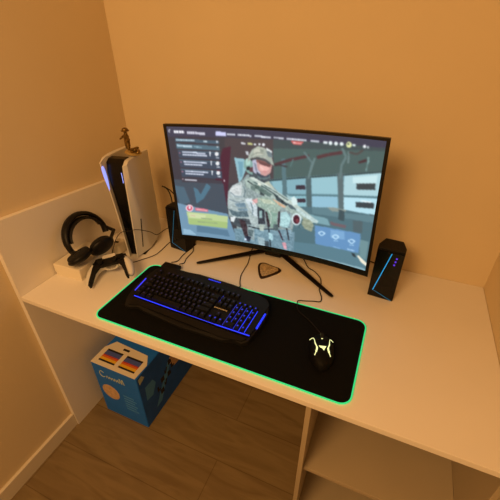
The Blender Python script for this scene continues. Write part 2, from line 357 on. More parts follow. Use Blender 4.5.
# the picture on the screen: drawn into the colours of a fine grid that follows the curved panel
SCREEN_ART=[["p","3f4046",-30,1071,1031,1074,1043,-64,-89,-150],
["p","3b3a44",-34,1032,250,1014,222,392,-18,307],
["p","4a4449",292,924,609,938,618,649,278,542],
["p","3f4f53",527,944,1008,980,1012,751,531,588],
["p","48605f",528,869,1020,938,1012,751,531,613],
["p","3d3f52",-10,1008,1011,1011,1014,956,-13,918],
["p","4a2638",279,843,321,863,304,661,285,403,248,338,205,389,240,671,260,758],
["p","4b2238",223,534,268,559,283,344,225,333],
["p","424f5c",-25,554,268,549,295,-6,-15,-31],
["p","4a6576",-7,498,50,484,74,339,13,311],
["p","4c7388",102,490,124,474,138,427,178,537,199,503,153,390,109,334],
["p","6f93ad",-4,329,60,307,280,264,330,-18,-8,-19],
["p","587a93",95,112,274,97,284,35,90,45],
["p","8fb4cc",11,64,54,60,88,11,7,7],
["p","6f98a4",480,612,1007,798,1006,605,1003,481,481,371],
["p","86b3bf",521,611,575,623,578,513,537,512],
["p","7fabb8",594,643,686,672,691,543,597,526],
["p","86b6c2",598,501,690,530,694,432,600,413],
["p","93bfca",710,685,823,724,835,585,717,554],
["p","8ebcd0",718,534,834,569,841,474,722,442],
["p","a9ced6",854,732,1000,792,1003,626,859,585],
["p","b2dbe8",860,569,1002,607,1003,484,868,467],
["p","c3e2e6",889,730,987,771,987,701,893,687],
["p","3a4448",908,688,984,712,987,666,912,644],
["p","37434a",915,551,991,570,992,527,919,510],
["p","f0f8fa",932,570,979,576,974,563,933,563],
["p","37323f",639,602,683,615,685,580,640,569],
["p","39323f",648,493,688,506,690,473,649,462],
["p","35494d",481,597,711,679,710,691,480,610],
["p","35494d",711,679,860,733,859,744,710,691],
["p","35494d",860,733,1008,794,1006,804,859,744],
["p","557882",593,501,718,535,717,548,593,515],
["p","557882",718,535,873,575,872,587,717,548],
["p","557882",873,575,1005,610,1004,621,872,587],
["p","55747c",567,798,585,801,605,405,580,398],
["p","4d6469",683,679,708,685,725,381,701,373],
["p","5a6c70",823,743,848,749,869,459,847,451],
["p","50383f",536,734,611,786,607,808,532,756],
["p","50383f",611,786,696,831,692,852,607,808],
["p","54393f",732,825,781,856,776,878,727,848],
["p","54393f",781,856,837,882,833,904,777,879],
["p","5d7679",667,862,706,787,713,798,674,872],
["p","5d7679",705,793,692,667,702,666,714,791],
["p","647e80",716,833,706,772,715,768,725,829],
["p","647e80",706,772,692,684,702,680,715,768],
["p","60797b",828,918,849,859,858,869,837,926],
["p","60797b",848,868,833,808,842,800,858,860],
["p","60797b",832,804,832,701,843,701,843,804],
["p","6b8284",858,907,861,824,868,825,865,907],
["p","4d4a4a",862,893,894,886,895,899,863,907],
["p","4d4a4a",897,887,921,919,916,930,892,898],
["p","453036",903,843,935,871,937,851,908,831],
["p","7f9f9c",938,882,945,883,947,850,941,849],
["p","577678",613,742,625,806,620,808,608,744],
["p","7aa0a0",941,870,938,787,942,786,945,869],
["p","4f6f79",650,427,841,474,1012,476,1008,10,482,-54],
["p","5d7f89",722,442,796,466,883,448,1012,476,1010,419,725,390],
["p","8a9690",792,465,814,472,881,472,874,453,816,440],
["p","3c5158",846,467,873,461,875,377,848,383],
["p","4f6268",913,402,956,412,961,313,921,311],
["p","6f5f66",813,352,887,348,884,321,815,326],
["p","78a0aa",696,380,798,372,815,317,699,309],
["p","587c8a",413,52,992,170,995,2,640,-52,413,-46],
["p","6d8e94",953,256,996,261,995,97,966,117],
["p","86aab6",638,-5,998,18,1000,-5,639,-31],
["p","6390bd",741,292,956,308,958,137,750,123],
["p","79a6cf",818,283,882,293,888,224,822,211],
["p","b9dcf2",762,226,778,247,775,255,759,235],
["p","b9dcf2",775,246,793,235,795,245,777,256],
["p","b9dcf2",792,244,777,214,780,207,796,237],
["p","b9dcf2",780,215,762,235,759,226,777,206],
["p","b9dcf2",830,224,845,245,842,253,827,232],
["p","b9dcf2",843,244,860,233,862,243,845,253],
["p","b9dcf2",859,242,845,212,848,205,863,235],
["p","b9dcf2",848,213,830,232,827,223,845,204],
["p","a3cbe8",838,191,857,193,857,201,838,199],
["p","b9dcf2",905,219,920,239,917,247,903,226],
["p","b9dcf2",917,238,934,229,936,238,919,248],
["p","b9dcf2",933,237,920,207,923,201,937,230],
["p","b9dcf2",923,209,905,227,903,218,920,200],
["p","a3cbe8",913,187,932,189,932,197,914,195],
["t","9fc6e4",6,11,905,149,940,150],
["t","86b2d8",6,8,837,138,871,139],
["p","2f3a40",926,128,942,123,950,94,933,99],
["p","ece6d2",952,114,961,119,1008,63,1006,37,975,66],
["p","8dbac6",334,775,387,769,394,691,371,601,352,563,344,667],
["p","6fa0b2",353,744,379,747,372,619,358,617],
["p","8b9d9e",283,364,290,470,316,534,366,583,393,640,429,662,480,621,531,563,589,472,626,393,640,288,623,146,638,-10,413,-41,312,-35,329,164,285,245],
["p","6f8f9e",310,127,643,193,639,-21,318,-33],
["p","a9b9ba",286,365,293,480,316,534,360,578,381,550,374,430,417,439,438,388,454,287,454,188,397,162,291,267],
["p","c6cecf",299,499,333,546,365,547,363,456,308,445],
["p","c3d2d8",379,431,417,439,444,371,460,260,427,280,395,369],
["p","59707a",287,316,332,296,388,319,399,263,336,247,303,259],
["p","7590a0",323,372,378,393,394,320,344,308],
["p","465159",291,247,336,237,398,243,415,167,357,140,306,168],
["p","3b3038",342,228,376,217,402,69,373,39],
["p","d9e2e4",296,243,325,244,312,190,295,196],
["p","96a9ad",386,189,426,190,425,34,390,44],
["p","333b45",444,371,481,390,487,218,448,207],
["p","7f9f93",486,382,523,400,550,343,547,198,504,194],
["p","322b33",487,335,497,338,514,197,498,192],
["p","39313a",555,354,566,357,563,213,552,210],
["p","8fb0b0",454,336,470,340,470,272,454,268],
["p","86a79a",519,334,550,334,541,255,519,258],
["p","7d98a2",571,340,617,354,621,224,574,207],
["p","7a9aa8",431,161,627,207,623,146,437,101],
["p","32404a",500,202,513,-21,520,-17,507,205],
["p","3a3440",554,178,578,86,585,95,562,186],
["p","d8a0ac",576,68,598,76,605,7,589,10],
["p","a8cfd8",504,144,526,131,527,70,504,72],
["p","2c3547",373,71,408,71,396,14,372,17],
["p","d7e8ff",367,42,381,41,381,20,366,21],
["p","46525a",404,675,440,664,480,621,511,626,511,592,460,582,408,616],
["p","b9c0b0",480,586,506,608,532,554,522,526,486,544],
["p","9fb3ac",382,594,419,631,480,586,552,524,624,464,675,409,747,335,729,302,627,357,533,430,439,499,391,534],
["p","b9c9c2",403,620,429,628,521,556,634,458,737,350,728,337,615,430,512,519],
["p","4a6063",428,581,479,547,482,556,430,590],
["p","4a6063",479,547,551,485,554,494,482,556],
["p","5a7070",479,565,541,518,543,526,482,573],
["p","5a7070",541,518,603,463,605,471,544,526],
["p","e0e8e0",418,619,500,566,502,572,420,626],
["p","39474a",396,584,427,554,430,564,399,593],
["p","39474a",426,555,447,523,452,532,431,563],
["p","6a807c",413,556,439,543,434,506,413,520],
["p","3d4c50",460,521,486,500,481,472,460,485],
["p","d6ddd2",450,589,470,576,465,557,450,563],
["p","5b736f",418,574,460,556,522,499,512,470,449,519],
["p","34444a",532,502,558,482,605,432,595,416,548,452],
["p","cda98c",528,461,595,411,585,395,523,437],
["p","4d6068",594,447,625,429,651,392,616,399],
["p","d2e6e6",613,487,632,510,648,488,652,446,630,430],
["p","9fc0c4",593,517,613,504,624,473,604,476],
["p","b9d0d0",645,417,696,380,757,335,749,309,688,350,646,391],
["p","8f9a86",683,340,718,325,735,294,728,227,692,241,675,282],
["p","a9d0d4",566,348,596,366,623,310,605,218,563,223],
["p","cfe4e6",674,323,670,289,659,264,643,258,629,274,624,305,627,339,639,363,655,368,668,353],
["p","4b2230",666,317,664,291,656,273,645,269,636,282,632,305,634,331,642,349,653,353,662,340],
["p","7a3a44",662,305,661,293,657,285,653,284,648,289,646,299,648,311,651,319,656,320,660,315],
["p","98b0a4",439,444,481,472,533,448,570,395,550,334,492,346,449,372],
["p","bcc9b4",454,448,512,448,544,415,481,408],
["p","d49f9f",417,425,447,446,449,410,422,384],
["p","8296a0",302,468,328,436,332,444,305,476],
["p","8296a0",330,435,368,433,369,443,331,445],
["p","dfe4e2",311,498,344,526,342,533,309,505],
["p","7f929c",295,400,339,380,341,390,297,410],
["p","7f929c",340,381,379,408,378,417,339,390],
["p","e2e8ea",390,415,417,416,417,425,390,424],
["p","e2e8ea",415,418,436,376,440,382,419,424],
["p","6d828c",409,399,419,335,424,339,414,403],
["p","6d828c",419,337,413,277,418,277,424,337],
["p","5f747c",373,538,380,494,386,498,378,542],
["p","5f747c",380,497,371,440,377,439,386,496],
["p","8fa0a0",310,345,349,329,351,339,312,355],
["p","8fa0a0",350,329,389,343,389,353,350,339],
["p","2f3840",391,165,459,155,460,165,393,176],
["p","2f3840",459,155,536,180,536,190,459,165],
["p","aebdb4",454,208,482,207,476,145,454,148],
["p","566a70",391,139,420,137,414,73,391,76],
["p","4b5c60",530,232,557,231,553,170,531,173],
["p","c9d3cc",500,365,517,304,521,308,504,369],
["p","c9d3cc",517,306,512,227,516,227,521,306],
["p","2a2f38",597,214,610,100,617,105,603,218],
["p","95aeb6",442,82,482,74,482,-10,448,-12],
["p","415058",482,53,505,51,505,-23,482,-21],
["p","7fa59f",384,756,410,776,430,746,424,645,398,658,381,706],
["p","a9d0c6",392,773,415,776,415,727,394,716],
["p","252a31",394,708,412,710,409,680,394,682],
["p","5d4048",409,701,430,713,429,671,411,668],
["p","c79a97",430,778,480,797,514,774,522,735,515,677,485,638,450,657],
["p","8a5f5c",440,775,485,782,519,751,517,731,475,744,445,752],
["p","e5b3ad",460,734,500,740,510,709,485,672,460,693],
["p","b3b7cc",425,778,445,772,450,699,465,668,460,638,429,671],
["p","5f7478",450,657,485,634,510,664,516,636,480,612,450,623],
["p","c98f90",470,686,500,691,490,669],
["p","a3ada3",400,741,408,804,426,849,455,880,484,871,509,844,521,807,532,737,514,754,490,786,450,793,420,781],
["p","bcc0b2",431,842,455,872,485,860,480,817,435,803],
["p","4e5256",415,776,450,790,490,786,517,755,519,735,485,767,445,774,420,761],
["p","6a4a4c",455,767,517,743,515,722,485,729,460,742],
["p","3f4a58",445,678,465,656,490,644,510,668,506,642,470,627,445,648],
["p","7f8798",433,746,443,739,450,683,440,681],
["p","f0d0c8",464,715,479,697,481,703,466,721],
["p","8b9288",421,798,451,825,449,832,419,804],
["p","8b9288",450,825,484,821,485,829,451,832],
["p","8f9a90",465,861,485,856,480,832,465,838],
["p","6d7d84",494,850,521,838,526,803,504,804],
["p","e2eaea",494,873,523,849,521,836,497,854],
["p","c2c8cf",393,834,408,831,408,800,395,806],
["p","3d3a40",535,732,559,744,557,755,533,743],
["p","3d3a40",557,744,596,735,597,746,559,755],
["n",26,283,364,290,470,366,583,393,640,480,621,589,472,757,330,728,227,631,247,638,-10,413,-41,312,-35,329,164],
["n",14,400,741,411,824,455,884,509,844,529,737,450,789],
["t","f4f4fa",4,21,34,960,89,957],
["t","d8d8e6",9,21,102,955,196,951],
["p","f0f0f8",15,978,6,966,8,962,18,974],
["p","f0f0f8",6,962,13,950,16,954,9,966],
["p","c9ccf2",249,973,300,971,299,940,248,941],
["t","e4e8f2",5,13,306,956,346,954],
["t","e4e8f2",10,13,358,956,424,952],
["t","e4e8f2",10,13,440,953,517,952],
["t","e4e8f2",6,12,531,953,578,951],
["t","e4e8f2",13,12,591,952,680,950],
["t","e4e8f2",5,12,697,952,735,951],
["p","e6f0f2",791,949,790,941,786,935,781,935,777,939,775,947,776,955,779,960,784,961,789,957],
["p","e6f0f2",814,951,813,943,809,937,804,936,800,941,798,948,799,956,803,962,808,963,812,958],
["p","e6f0f2",837,951,836,943,833,938,828,937,824,941,821,949,822,957,826,962,831,963,835,959],
["p","e0e8ec",752,957,769,956,770,940,753,940],
["p","dfe6a8",870,951,869,939,864,930,857,929,851,935,848,948,849,960,854,969,861,970,867,963],
["p","56605a",860,955,859,950,858,947,855,947,852,949,851,953,852,958,854,961,856,961,859,959],
["p","e6f4f4",873,956,885,956,886,945,874,944],
["p","f0f4f6",927,951,926,943,924,938,920,938,917,942,915,949,915,956,918,961,922,962,925,958],
["p","e0e8ea",937,949,937,944,936,941,934,940,932,943,931,948,931,953,932,956,934,956,936,954],
["t","e4e8ee",3,14,372,893,394,891],
["t","d6d890",3,15,404,892,431,891],
["t","e8ecf2",2,15,434,890,448,890],
["p","e8ecf2",468,894,467,889,464,886,461,885,458,888,457,893,458,898,461,901,464,902,467,899],
["p","e8ecf2",489,893,488,886,484,882,480,881,476,885,475,892,476,899,480,903,484,904,488,900],
["p","c9605f",609,938,667,938,655,913,619,916],
["t","f2d8d8",6,7,619,926,659,924],
["p","465f70",37,908,262,899,262,874,36,880],
["p","4f6e7e",38,865,263,858,263,822,38,822],
["t","bcd6e4",14,16,41,895,137,894],
["t","c8dae2",3,13,182,890,203,889],
["p","c8d0dc",257,893,256,888,253,885,249,885,247,888,246,893,247,898,250,901,254,902,256,899],
["t","c6dcea",11,16,43,848,121,844],
["t","8fb2c2",7,10,131,844,171,841],
["p","c0ccd6",257,851,256,846,253,844,250,843,248,846,247,850,249,854,251,857,254,858,256,855],
["p","3c4a5c",42,811,262,809,262,745,44,745],
["p","4f6878",42,811,262,809,262,802,42,805],
["t","dbe2f4",16,13,65,795,187,792],
["t","dbe2f4",14,13,66,774,194,774],
["p","e8ecf4",208,810,216,810,212,771,208,771],
["p","e4e6ea",256,794,253,784,248,777,242,776,237,782,235,792,238,803,243,809,249,810,254,804],
["t","e8ecf4",3,10,239,763,256,764],
["p","9c6f86",55,789,54,785,51,782,49,782,47,784,46,789,47,793,50,795,52,795,54,793],
["p","3c4a5c",43,731,263,732,264,666,44,663],
["p","4f6878",43,731,263,732,263,725,43,725],
["t","dbe2f4",16,13,66,715,189,713],
["t","dbe2f4",11,13,67,693,166,692],
["p","e8ecf4",209,732,217,732,213,692,209,692],
["p","e4e6ea",256,716,253,706,248,698,242,698,237,704,235,714,238,725,243,732,250,733,254,727],
["t","e8ecf4",3,11,239,684,257,686],
["p","9c6f86",56,709,55,704,52,702,49,701,47,704,47,708,48,712,51,715,53,715,55,713],
["p","3c4a5c",44,649,264,653,265,585,45,579],
["p","4f6878",44,649,264,653,264,645,43,642],
["t","dbe2f4",16,14,67,632,192,632],
["t","dbe2f4",11,14,68,610,167,610],
["p","e8ecf4",210,652,218,652,214,611,210,610],
["p","e4e6ea",256,637,254,625,248,618,242,617,237,623,235,634,238,645,243,653,250,653,255,647],
["t","e8ecf4",3,11,239,603,257,605],
["p","9c6f86",57,626,56,621,53,619,50,618,48,621,48,625,49,629,51,632,54,633,56,630],
["p","3f3f4a",45,569,263,567,262,539,42,531],
["t","e0e0ea",9,13,61,556,126,555],
["p","b89aa4",53,559,52,555,49,552,47,552,45,554,45,558,46,562,48,565,50,565,52,563],
["p","f4eef0",271,583,279,574,274,559],
["p","b7cb93",45,248,281,242,272,115,49,117],
["p","a3bd7c",51,180,277,182,272,115,49,117],
["p","c9d6a6",55,233,156,229,147,186,58,192],
["t","8fa37c",10,12,124,192,189,192],
["t","8fa37c",14,12,103,154,217,156],
["t","d0b49c",4,11,65,211,92,210],
["p","f2ccd6",88,287,82,265,70,250,56,248,45,260,42,281,48,303,61,317,75,319,85,308],
["p","c5506a",81,286,77,271,69,261,59,259,52,267,50,282,54,297,62,307,72,308,79,300],
["p","e6e0e8",72,290,70,280,67,274,63,273,60,279,59,288,61,298,65,305,69,305,72,300],
["p","cf7284",98,294,171,290,169,261,97,263],
["t","e8b2bc",8,11,105,279,164,274]]

GX, GY = 400, 232
uu, vv = np.meshgrid((np.arange(GX)+.5)/GX*1000, (np.arange(GY)+.5)/GY*1000)
img = np.zeros((GY, GX, 3)); rng = np.random.RandomState(5)
def inside(q):
    m = np.zeros(uu.shape, bool); n = len(q)
    for i in range(n):
        x0, y0 = q[i]; x1, y1 = q[(i+1) % n]
        if y0 == y1: continue
        c = ((vv >= min(y0, y1)) & (vv < max(y0, y1))); m ^= c & (uu < x0+(vv-y0)*(x1-x0)/(y1-y0))
    return m
for op in SCREEN_ART:
    if op[0] in 'pn':
        q = list(zip(op[2::2], op[3::2])); m = inside(q)
        if op[0] == 'p': img[m] = [int(op[1][i:i+2], 16)/255 for i in (0, 2, 4)]
        else:
            n = rng.rand(GY//3+2, GX//3+2); n = np.kron(n, np.ones((3, 3)))[:GY, :GX]; n2 = rng.rand(GY, GX)
            img[m] = np.clip(img[m]+((n*.7+n2*.3-.5)*2*op[1]/255)[m][:, None], 0, 1)
    elif op[0] == 't':
        col = [int(op[1][i:i+2], 16)/255 for i in (0, 2, 4)]; n, h, x0, y0, x1, y1 = op[2:]
        f = (uu-x0)/(x1-x0); yc = y0+f*(y1-y0); m = (f >= 0) & (f <= 1) & (abs(vv-yc) < max(h/2, 2.4))
        g = (f*n) % 1; k = 1-.55*((g > .72) & m); img[m] = (img*(1-k[..., None])+np.array(col)*k[..., None])[m]
b_ = img.copy()
for ax in (0, 1, 0, 1):
    p_ = np.pad(b_, [(1, 1) if a == ax else (0, 0) for a in range(3)], 'edge')
    sl = lambda o: tuple(slice(o, o+b_.shape[ax]) if a == ax else slice(None) for a in range(3))
    b_ = p_[sl(0)]*.27+p_[sl(1)]*.46+p_[sl(2)]*.27
img = np.clip(b_, 0, 1); limg = np.where(img <= .04045, img/12.92, ((img+.055)/1.055)**2.4)
verts = [S(SU0+(SU1-SU0)*i/GX, SV0+(SV1-SV0)*j/GY, .0015) for j in range(GY+1) for i in range(GX+1)]
faces = [(j*(GX+1)+i, j*(GX+1)+i+1, (j+1)*(GX+1)+i+1, (j+1)*(GX+1)+i) for j in range(GY) for i in range(GX)]
me = bpy.data.meshes.new('screen'); me.from_pydata(verts, [], faces)
ca = me.color_attributes.new('picture', 'FLOAT_COLOR', 'CORNER')
rgba = np.ones((GX*GY, 4), np.float32); rgba[:, :3] = limg.reshape(-1, 3); ca.data.foreach_set('color', np.repeat(rgba, 4, axis=0).ravel())
sm_ = bpy.data.materials.new('lit_screen'); sm_.use_nodes = True; nt = sm_.node_tree; bs = nt.nodes['Principled BSDF']
bs.inputs['Base Color'].default_value = (.005, .005, .006, 1); bs.inputs['Roughness'].default_value = .35
at = nt.nodes.new('ShaderNodeVertexColor'); at.layer_name = 'picture'; nt.links.new(at.outputs['Color'], bs.inputs['Emission Color']); bs.inputs['Emission Strength'].default_value = 1.1
me.materials.append(sm_); o = bpy.data.objects.new('screen', me); C.objects.link(o); o.parent = mon; o['label'] = 'lit screen showing a soldier with a rifle in a hangar'
# stand (in desk coordinates relative to the monitor's base)
def mp(x, y, z): return Vector((x-.7052, y+.2051, z-DZ))
link('neck', tube(bmesh.new(), [mp(.700, -.085, .765), mp(.700, -.095, .90), mp(.702, -.125, 1.02)], [.02, .017, .02], 14), 'black', mon, smooth=.8)
link('hub', B(mp(.665, -.115, .752), mp(.735, -.05, .776), .008, 3), 'black', mon, smooth=.8)
for (x, y) in ((.449, -.275), (.971, -.267)):
    a = mp(.70+(.02 if x > .7 else -.02), -.09, .768); b = mp(x, y, .756)
    link('leg', tube(bmesh.new(), [a, a.lerp(b, .5), a.lerp(b, .97), b], [.013, .011, .0075, .005], 10, flat=.55), 'dark_metal', mon, smooth=.9)

# ------------------------------------------------------------------ speakers
def speaker(loc, rz, label, bright):
    s = thing('speaker', label, 'speaker', loc, rz, 'desktop speakers either side of the monitor')
    w, h, d, c = .041, .190, .075, .010
    bm = bmesh.new(); prism(bm, [(-w, 0), (w, 0), (w+.001, d*.45), (w-.012, d), (-w+.012, d), (-w-.001, d*.45)], 0, h-.005)
    ins = [(-w+.002, .004), (w-.002, .004), (w-.004, d*.5), (w-.014, d-.003), (-w+.014, d-.003), (-w+.004, d*.5)]
    prism(bm, ins, h-.005, h, bev=.002)
    link('cabinet', bm, 'black_matte', s)
    fr_ = bmesh.new(); prism(fr_, [(-w+.001, .002), (w-.001, .002), (w-.001, h-.007), (-w+.001, h-.007)], 0, .003, f=lambda x, y, z: (x, -z, y)); link('front_panel', fr_, 'black_gloss', s)
    # bent light line
    a, b_, c_ = (.004, h-.010), (-.027, .029), (.036, .003)
    ls = link('light_strip', tube(bmesh.new(), [(a[0], -.0042, a[1]), (b_[0], -.0042, b_[1])], .0013 if bright else .0008, 8), 'cyan' if bright else 'cyan_dim', s); ls['label'] = 'slanting blue light line'
    link('light_strip', tube(bmesh.new(), [(b_[0], -.0042, b_[1]), (c_[0], -.0042, c_[1])], .0008, 8), 'cyan_dim', s)
    if bright:
        for k in range(3): link('touch_button', cyl(bmesh.new(), (.018+.0015*k, -.0035, h-.048+.012*k), .0028, .002, 12, Matrix.Rotation(PI/2, 4, 'X')), 'violet', s)
    link('driver', cyl(bmesh.new(), (.006, .001, .075), .024, .0082, 28, Matrix.Rotation(PI/2, 4, 'X')), 'black_matte', s)
    return s
M['cyan_dim'] = mat('dim_cyan_speaker_light', '10455a', .3, emit='2a7898', es=.55)
speaker((1.118, -.202, DZ), math.radians(-4), 'black desktop speaker with blue light lines, standing to the right of the monitor', True)
speaker((.328, -.212, DZ), math.radians(-6), 'black desktop speaker half hidden behind the left edge of the monitor', False)

# ------------------------------------------------------------------ desk pad
PX, PY, TH, PW, PH = .2941, -.6540, 0, .8009, .3105
pad = thing('desk_pad', 'large black cloth desk pad edged with a green light line, under keyboard and mouse', 'desk pad', (PX, PY, DZ), TH)
link('cloth', prism(bmesh.new(), rrect(.002, .002, PW-.002, PH-.002, .028), .0002, .004), 'padcloth', pad)
ed = [(x, y, .0035) for x, y in rrect(0, 0, PW, PH, .03, 8)]
e = link('light_edge', tube(bmesh.new(), ed, .0021, 8, closed=True), 'green', pad); e['label'] = 'thin tube edge glowing green'
cu_ = bmesh.new(); box(cu_, (.050, PH-.016, .0045), (.122, PH+.016, .020), .004, 3); pc = link('control_unit', cu_, 'black', pad, smooth=.8)
link('button', cyl(bmesh.new(), (.086, PH, .0205), .005, .002, 16), 'gap', pc)

# ------------------------------------------------------------------ keyboard (pad coordinates)
kb = thing('keyboard', 'black gaming keyboard with blue lit edges and keys, on the desk pad', 'keyboard', (.2768, -.6406, DZ+.0042), -.0452)
out = [(.084, .062), (.10, .060), (.13, .072), (.16, .066), (.30, .060), (.44, .066), (.47, .078), (.500, .076), (.514, .088), (.518, .110), (.524, .150), (.524, .205), (.512, .248), (.495, .266), (.46, .276), (.40, .283), (.36, .286), (.23, .286), (.19, .280), (.12, .276), (.085, .268), (.066, .250), (.060, .200), (.062, .130), (.072, .085)]
def kz(y): return .0115+.012*sm((y-.055)/.05)+.010*(y-.1)/.2
bm = bmesh.new(); prism(bm, out, 0, 1, bev=0, f=lambda x, y, z: (x, y, .001 if z == 0 else kz(y)*.9))
top = [f for f in bm.faces if abs(f.normal.z) > -1 and len(f.verts) == len(out)]
link('case', bm, 'black_matte', kb)
bm = bmesh.new(); prism(bm, [(.088,.100),(.508,.100),(.514,.130),(.514,.240),(.488,.264),(.10,.264),(.078,.250),(.076,.125)], 0, .004, f=lambda x, y, z: (x, y, kz(y)*.9-.001+z)); link('key_plate', bm, 'black', kb)
bm = bmesh.new(); prism(bm, [(.095,.066),(.13,.077),(.44,.072),(.500,.082),(.508,.094),(.095,.094)], 0, .004, f=lambda x, y, z: (x, y, kz(y)*.9+z-.001)); link('wrist_rest', bm, 'black', kb)
U = .01905*.945
rows = [ # (row y index, [widths, negative = gap])
 (5.45, [1, -1, 1, 1, 1, 1, -.5, 1, 1, 1, 1, -.5, 1, 1, 1, 1, -.25, 1, 1, 1]),
 (4, [1]*13+[2, -.25, 1, 1, 1, -.25, 1, 1, 1, 1]),
 (3, [1.5]+[1]*12+[1.5, -.25, 1, 1, 1, -.25, 1, 1, 1, 1]),
 (2, [1.75]+[1]*11+[2.25, -3.5, 1, 1, 1, 1]),
 (1, [1.25]+[1]*11+[2.75, -1.25, 1, -1.25, 1, 1, 1]),
 (0, [1.25]*3+[6.25]+[1.25]*4+[-.25, 1, 1, 1, -.25, 2, 1, 1])]
kx0, ky0 = .088, .106
nk = 0; caps = {}; extra = bmesh.new(); glow = bmesh.new()
for ry, ws in rows:
    x = 0
    for w_ in ws:
        if w_ < 0: x += -w_; continue
        x0 = kx0+x*U; x1 = x0+w_*U; y0 = ky0+ry*U*1.2; y1 = y0+U*1.14
        zb = kz((y0+y1)/2)*.9+.003
        def capbm(dst=None):
            b = dst or bmesh.new(); g = .0011
            lo = [(x0+g, y0+g), (x1-g, y0+g), (x1-g, y1-g), (x0+g, y1-g)]; ti = .0022
            hi = [(x0+g+ti, y0+g+ti), (x1-g-ti, y0+g+ti), (x1-g-ti, y1-g-ti*.6), (x0+g+ti, y1-g-ti*.6)]
            a = [b.verts.new((p[0], p[1], zb)) for p in lo]; c = [b.verts.new((p[0], p[1], zb+.007)) for p in hi]
            b.faces.new(c)
            for i in range(4): b.faces.new((a[i], a[(i+1) % 4], c[(i+1) % 4], c[i]))
            # small lit legend set into the cap
            if not (w_ > 5):
                cx, cy = x0+min(w_*U/2, .009), y1-.0075; r_ = .0022
                l = [b.verts.new((cx+sx*r_, cy+sy*r_*1.2, zb+.00725)) for sx, sy in ((-1,-1),(1,-1),(1,1),(-1,1))]; f_ = b.faces.new(l); f_.material_index = 1
            return b
        nk += 1
        if nk <= 100: link('key', capbm(), ['key', 'blue_soft' if x0 > .40 else 'legend_blue'], kb, recalc=False)
        else: capbm(extra)
        x += w_
ks = link('keys', extra, ['key', 'blue_soft'], kb, recalc=False); tag(ks, kind='stuff')
def strip(name, a, b, r, m, lab=None, z=.0045):
    pts = [(a[0]+(b[0]-a[0])*k/6, a[1]+(b[1]-a[1])*k/6) for k in range(7)]
    o = link(name, tube(bmesh.new(), [(x, y, kz(y)*.9+z) for x, y in pts], r, 6), m, kb)
    if lab: o['label'] = lab
strip('light_strip', (.094, .099), (.265, .099), .0016, 'blue', 'glowing blue front line')
strip('light_strip', (.265, .099), (.400, .100), .0009, 'blue_dim')
strip('light_strip', (.400, .100), (.512, .103), .0017, 'blue')
strip('light_strip', (.079, .120), (.072, .185), .0020, 'blue_side', 'glowing blue left-hand line')
strip('light_strip', (.519, .136), (.519, .200), .0030, 'blue', 'bright blue right-hand bar')

nx = kx0+(15+.25+3+.25)*U
for i, m_ in ((0, 'blue_soft'), (1, 'blue_soft'), (2, 'blue_soft'), (3, 'blue_dim'), (4, 'blue_dim')):
    strip('light_strip', (nx+i*U-.0002, ky0+.002), (nx+i*U-.0002, ky0+U*5.3), .0011, m_, z=.0036)
strip('light_strip', (nx-3.25*U, ky0+4*U*1.13), (nx-3.25*U, ky0+U*6.3), .0009, 'blue_soft', z=.0036)
def wordmark(parent, name, x0, y, n, w_, h_, z, m):
    b = bmesh.new()
    for k in range(n):
        hh = h_*(1.25 if k == 0 else 1)
        box(b, (x0+k*w_, y-hh/2, z), (x0+k*w_+w_*.68, y+hh/2, z+.0006))
    return link(name, b, m, parent)
wordmark(kb, 'logo', .272, .275, 8, .0062, .0045, .0305, 'blue_logo')
wordmark(kb, 'logo', .362, .162, 9, .0052, .0035, .0290, 'legend')

# ------------------------------------------------------------------ mouse
ms = thing('mouse', 'dark gaming mouse with glowing yellow-green claw-shaped light lines, on the desk pad', 'mouse', (.994, -.522, DZ+.0045), math.radians(15))
def mz(x, y):
    q = max(0, 1-(x/.036)**2*.75-(y/.068)**2*.9); return .004+.034*q**.6*(1-.25*(y/.065 if y > 0 else 0))
bm = bmesh.new(); NR, NA = 12, 40; ringv = []
for i in range(1, NR+1):
    r_ = i/NR; L = []
    for k in range(NA):
        a = 2*PI*k/NA; rx = .033*(1+.07*math.cos(2*a)-.06*(math.sin(a)**6)); x, y = rx*math.cos(a)*r_, .063*math.sin(a)*r_
        L.append(bm.verts.new((x, y, mz(x, y)*(1 if i < NR else .25))))
    ringv.append(L)
cv = bm.verts.new((0, 0, mz(0, 0)))
for k in range(NA): bm.faces.new((cv, ringv[0][k], ringv[0][(k+1) % NA]))
for A_, B_ in zip(ringv, ringv[1:]):
    for k in range(NA): bm.faces.new((A_[k], B_[k], B_[(k+1) % NA], A_[(k+1) % NA]))
bm.faces.new(ringv[-1][::-1]); link('body', bm, 'mouse_black', ms, smooth=1.0)
w_ = link('wheel', cyl(bmesh.new(), (0, .036, .033), .009, .007, 20, Matrix.Rotation(PI/2, 4, 'Y')), 'gap', ms)
def mline(pts, r):
    return tube(bmesh.new(), [(x, y, mz(x, y)+.0012) for x, y in smooth_path2(pts)], r, 6)
def smooth_path2(p): return [(v.x, v.y) for v in smooth_path([(a, b, 0) for a, b in p], 5)]
for s in (-1, 1):
    lw = link('light_strip', mline([(s*.033, .034), (s*.024, .034), (s*.021, .022), (s*.019, .004), (s*.015, -.010), (s*.017, -.022), (s*.021, -.032)], [.0009]*6+[.0011]*8+[.0016]*6+[.0023]*6+[.0011]*5), 'mouse_light', ms)
bm = bmesh.new(); q = [(-.010, -.006), (.010, -.006), (.006, -.013), (.003, -.021), (-.001, -.014), (-.006, -.012)]
a = [bm.verts.new((x, y, mz(x, y)+.0010)) for x, y in q]; b = [bm.verts.new((x, y, mz(x, y)+.0022)) for x, y in q]
bm.faces.new(b); bm.faces.new(a[::-1])
for i in range(6): bm.faces.new((a[i], a[(i+1) % 6], b[(i+1) % 6], b[i]))
link('emblem', bm, 'mouse_light', ms)
link('indicator_light', ell(bmesh.new(), (0, .028, mz(0, .028)+.001), (.0028, .0032, .0012), 12, 8), 'mouse_light', ms)
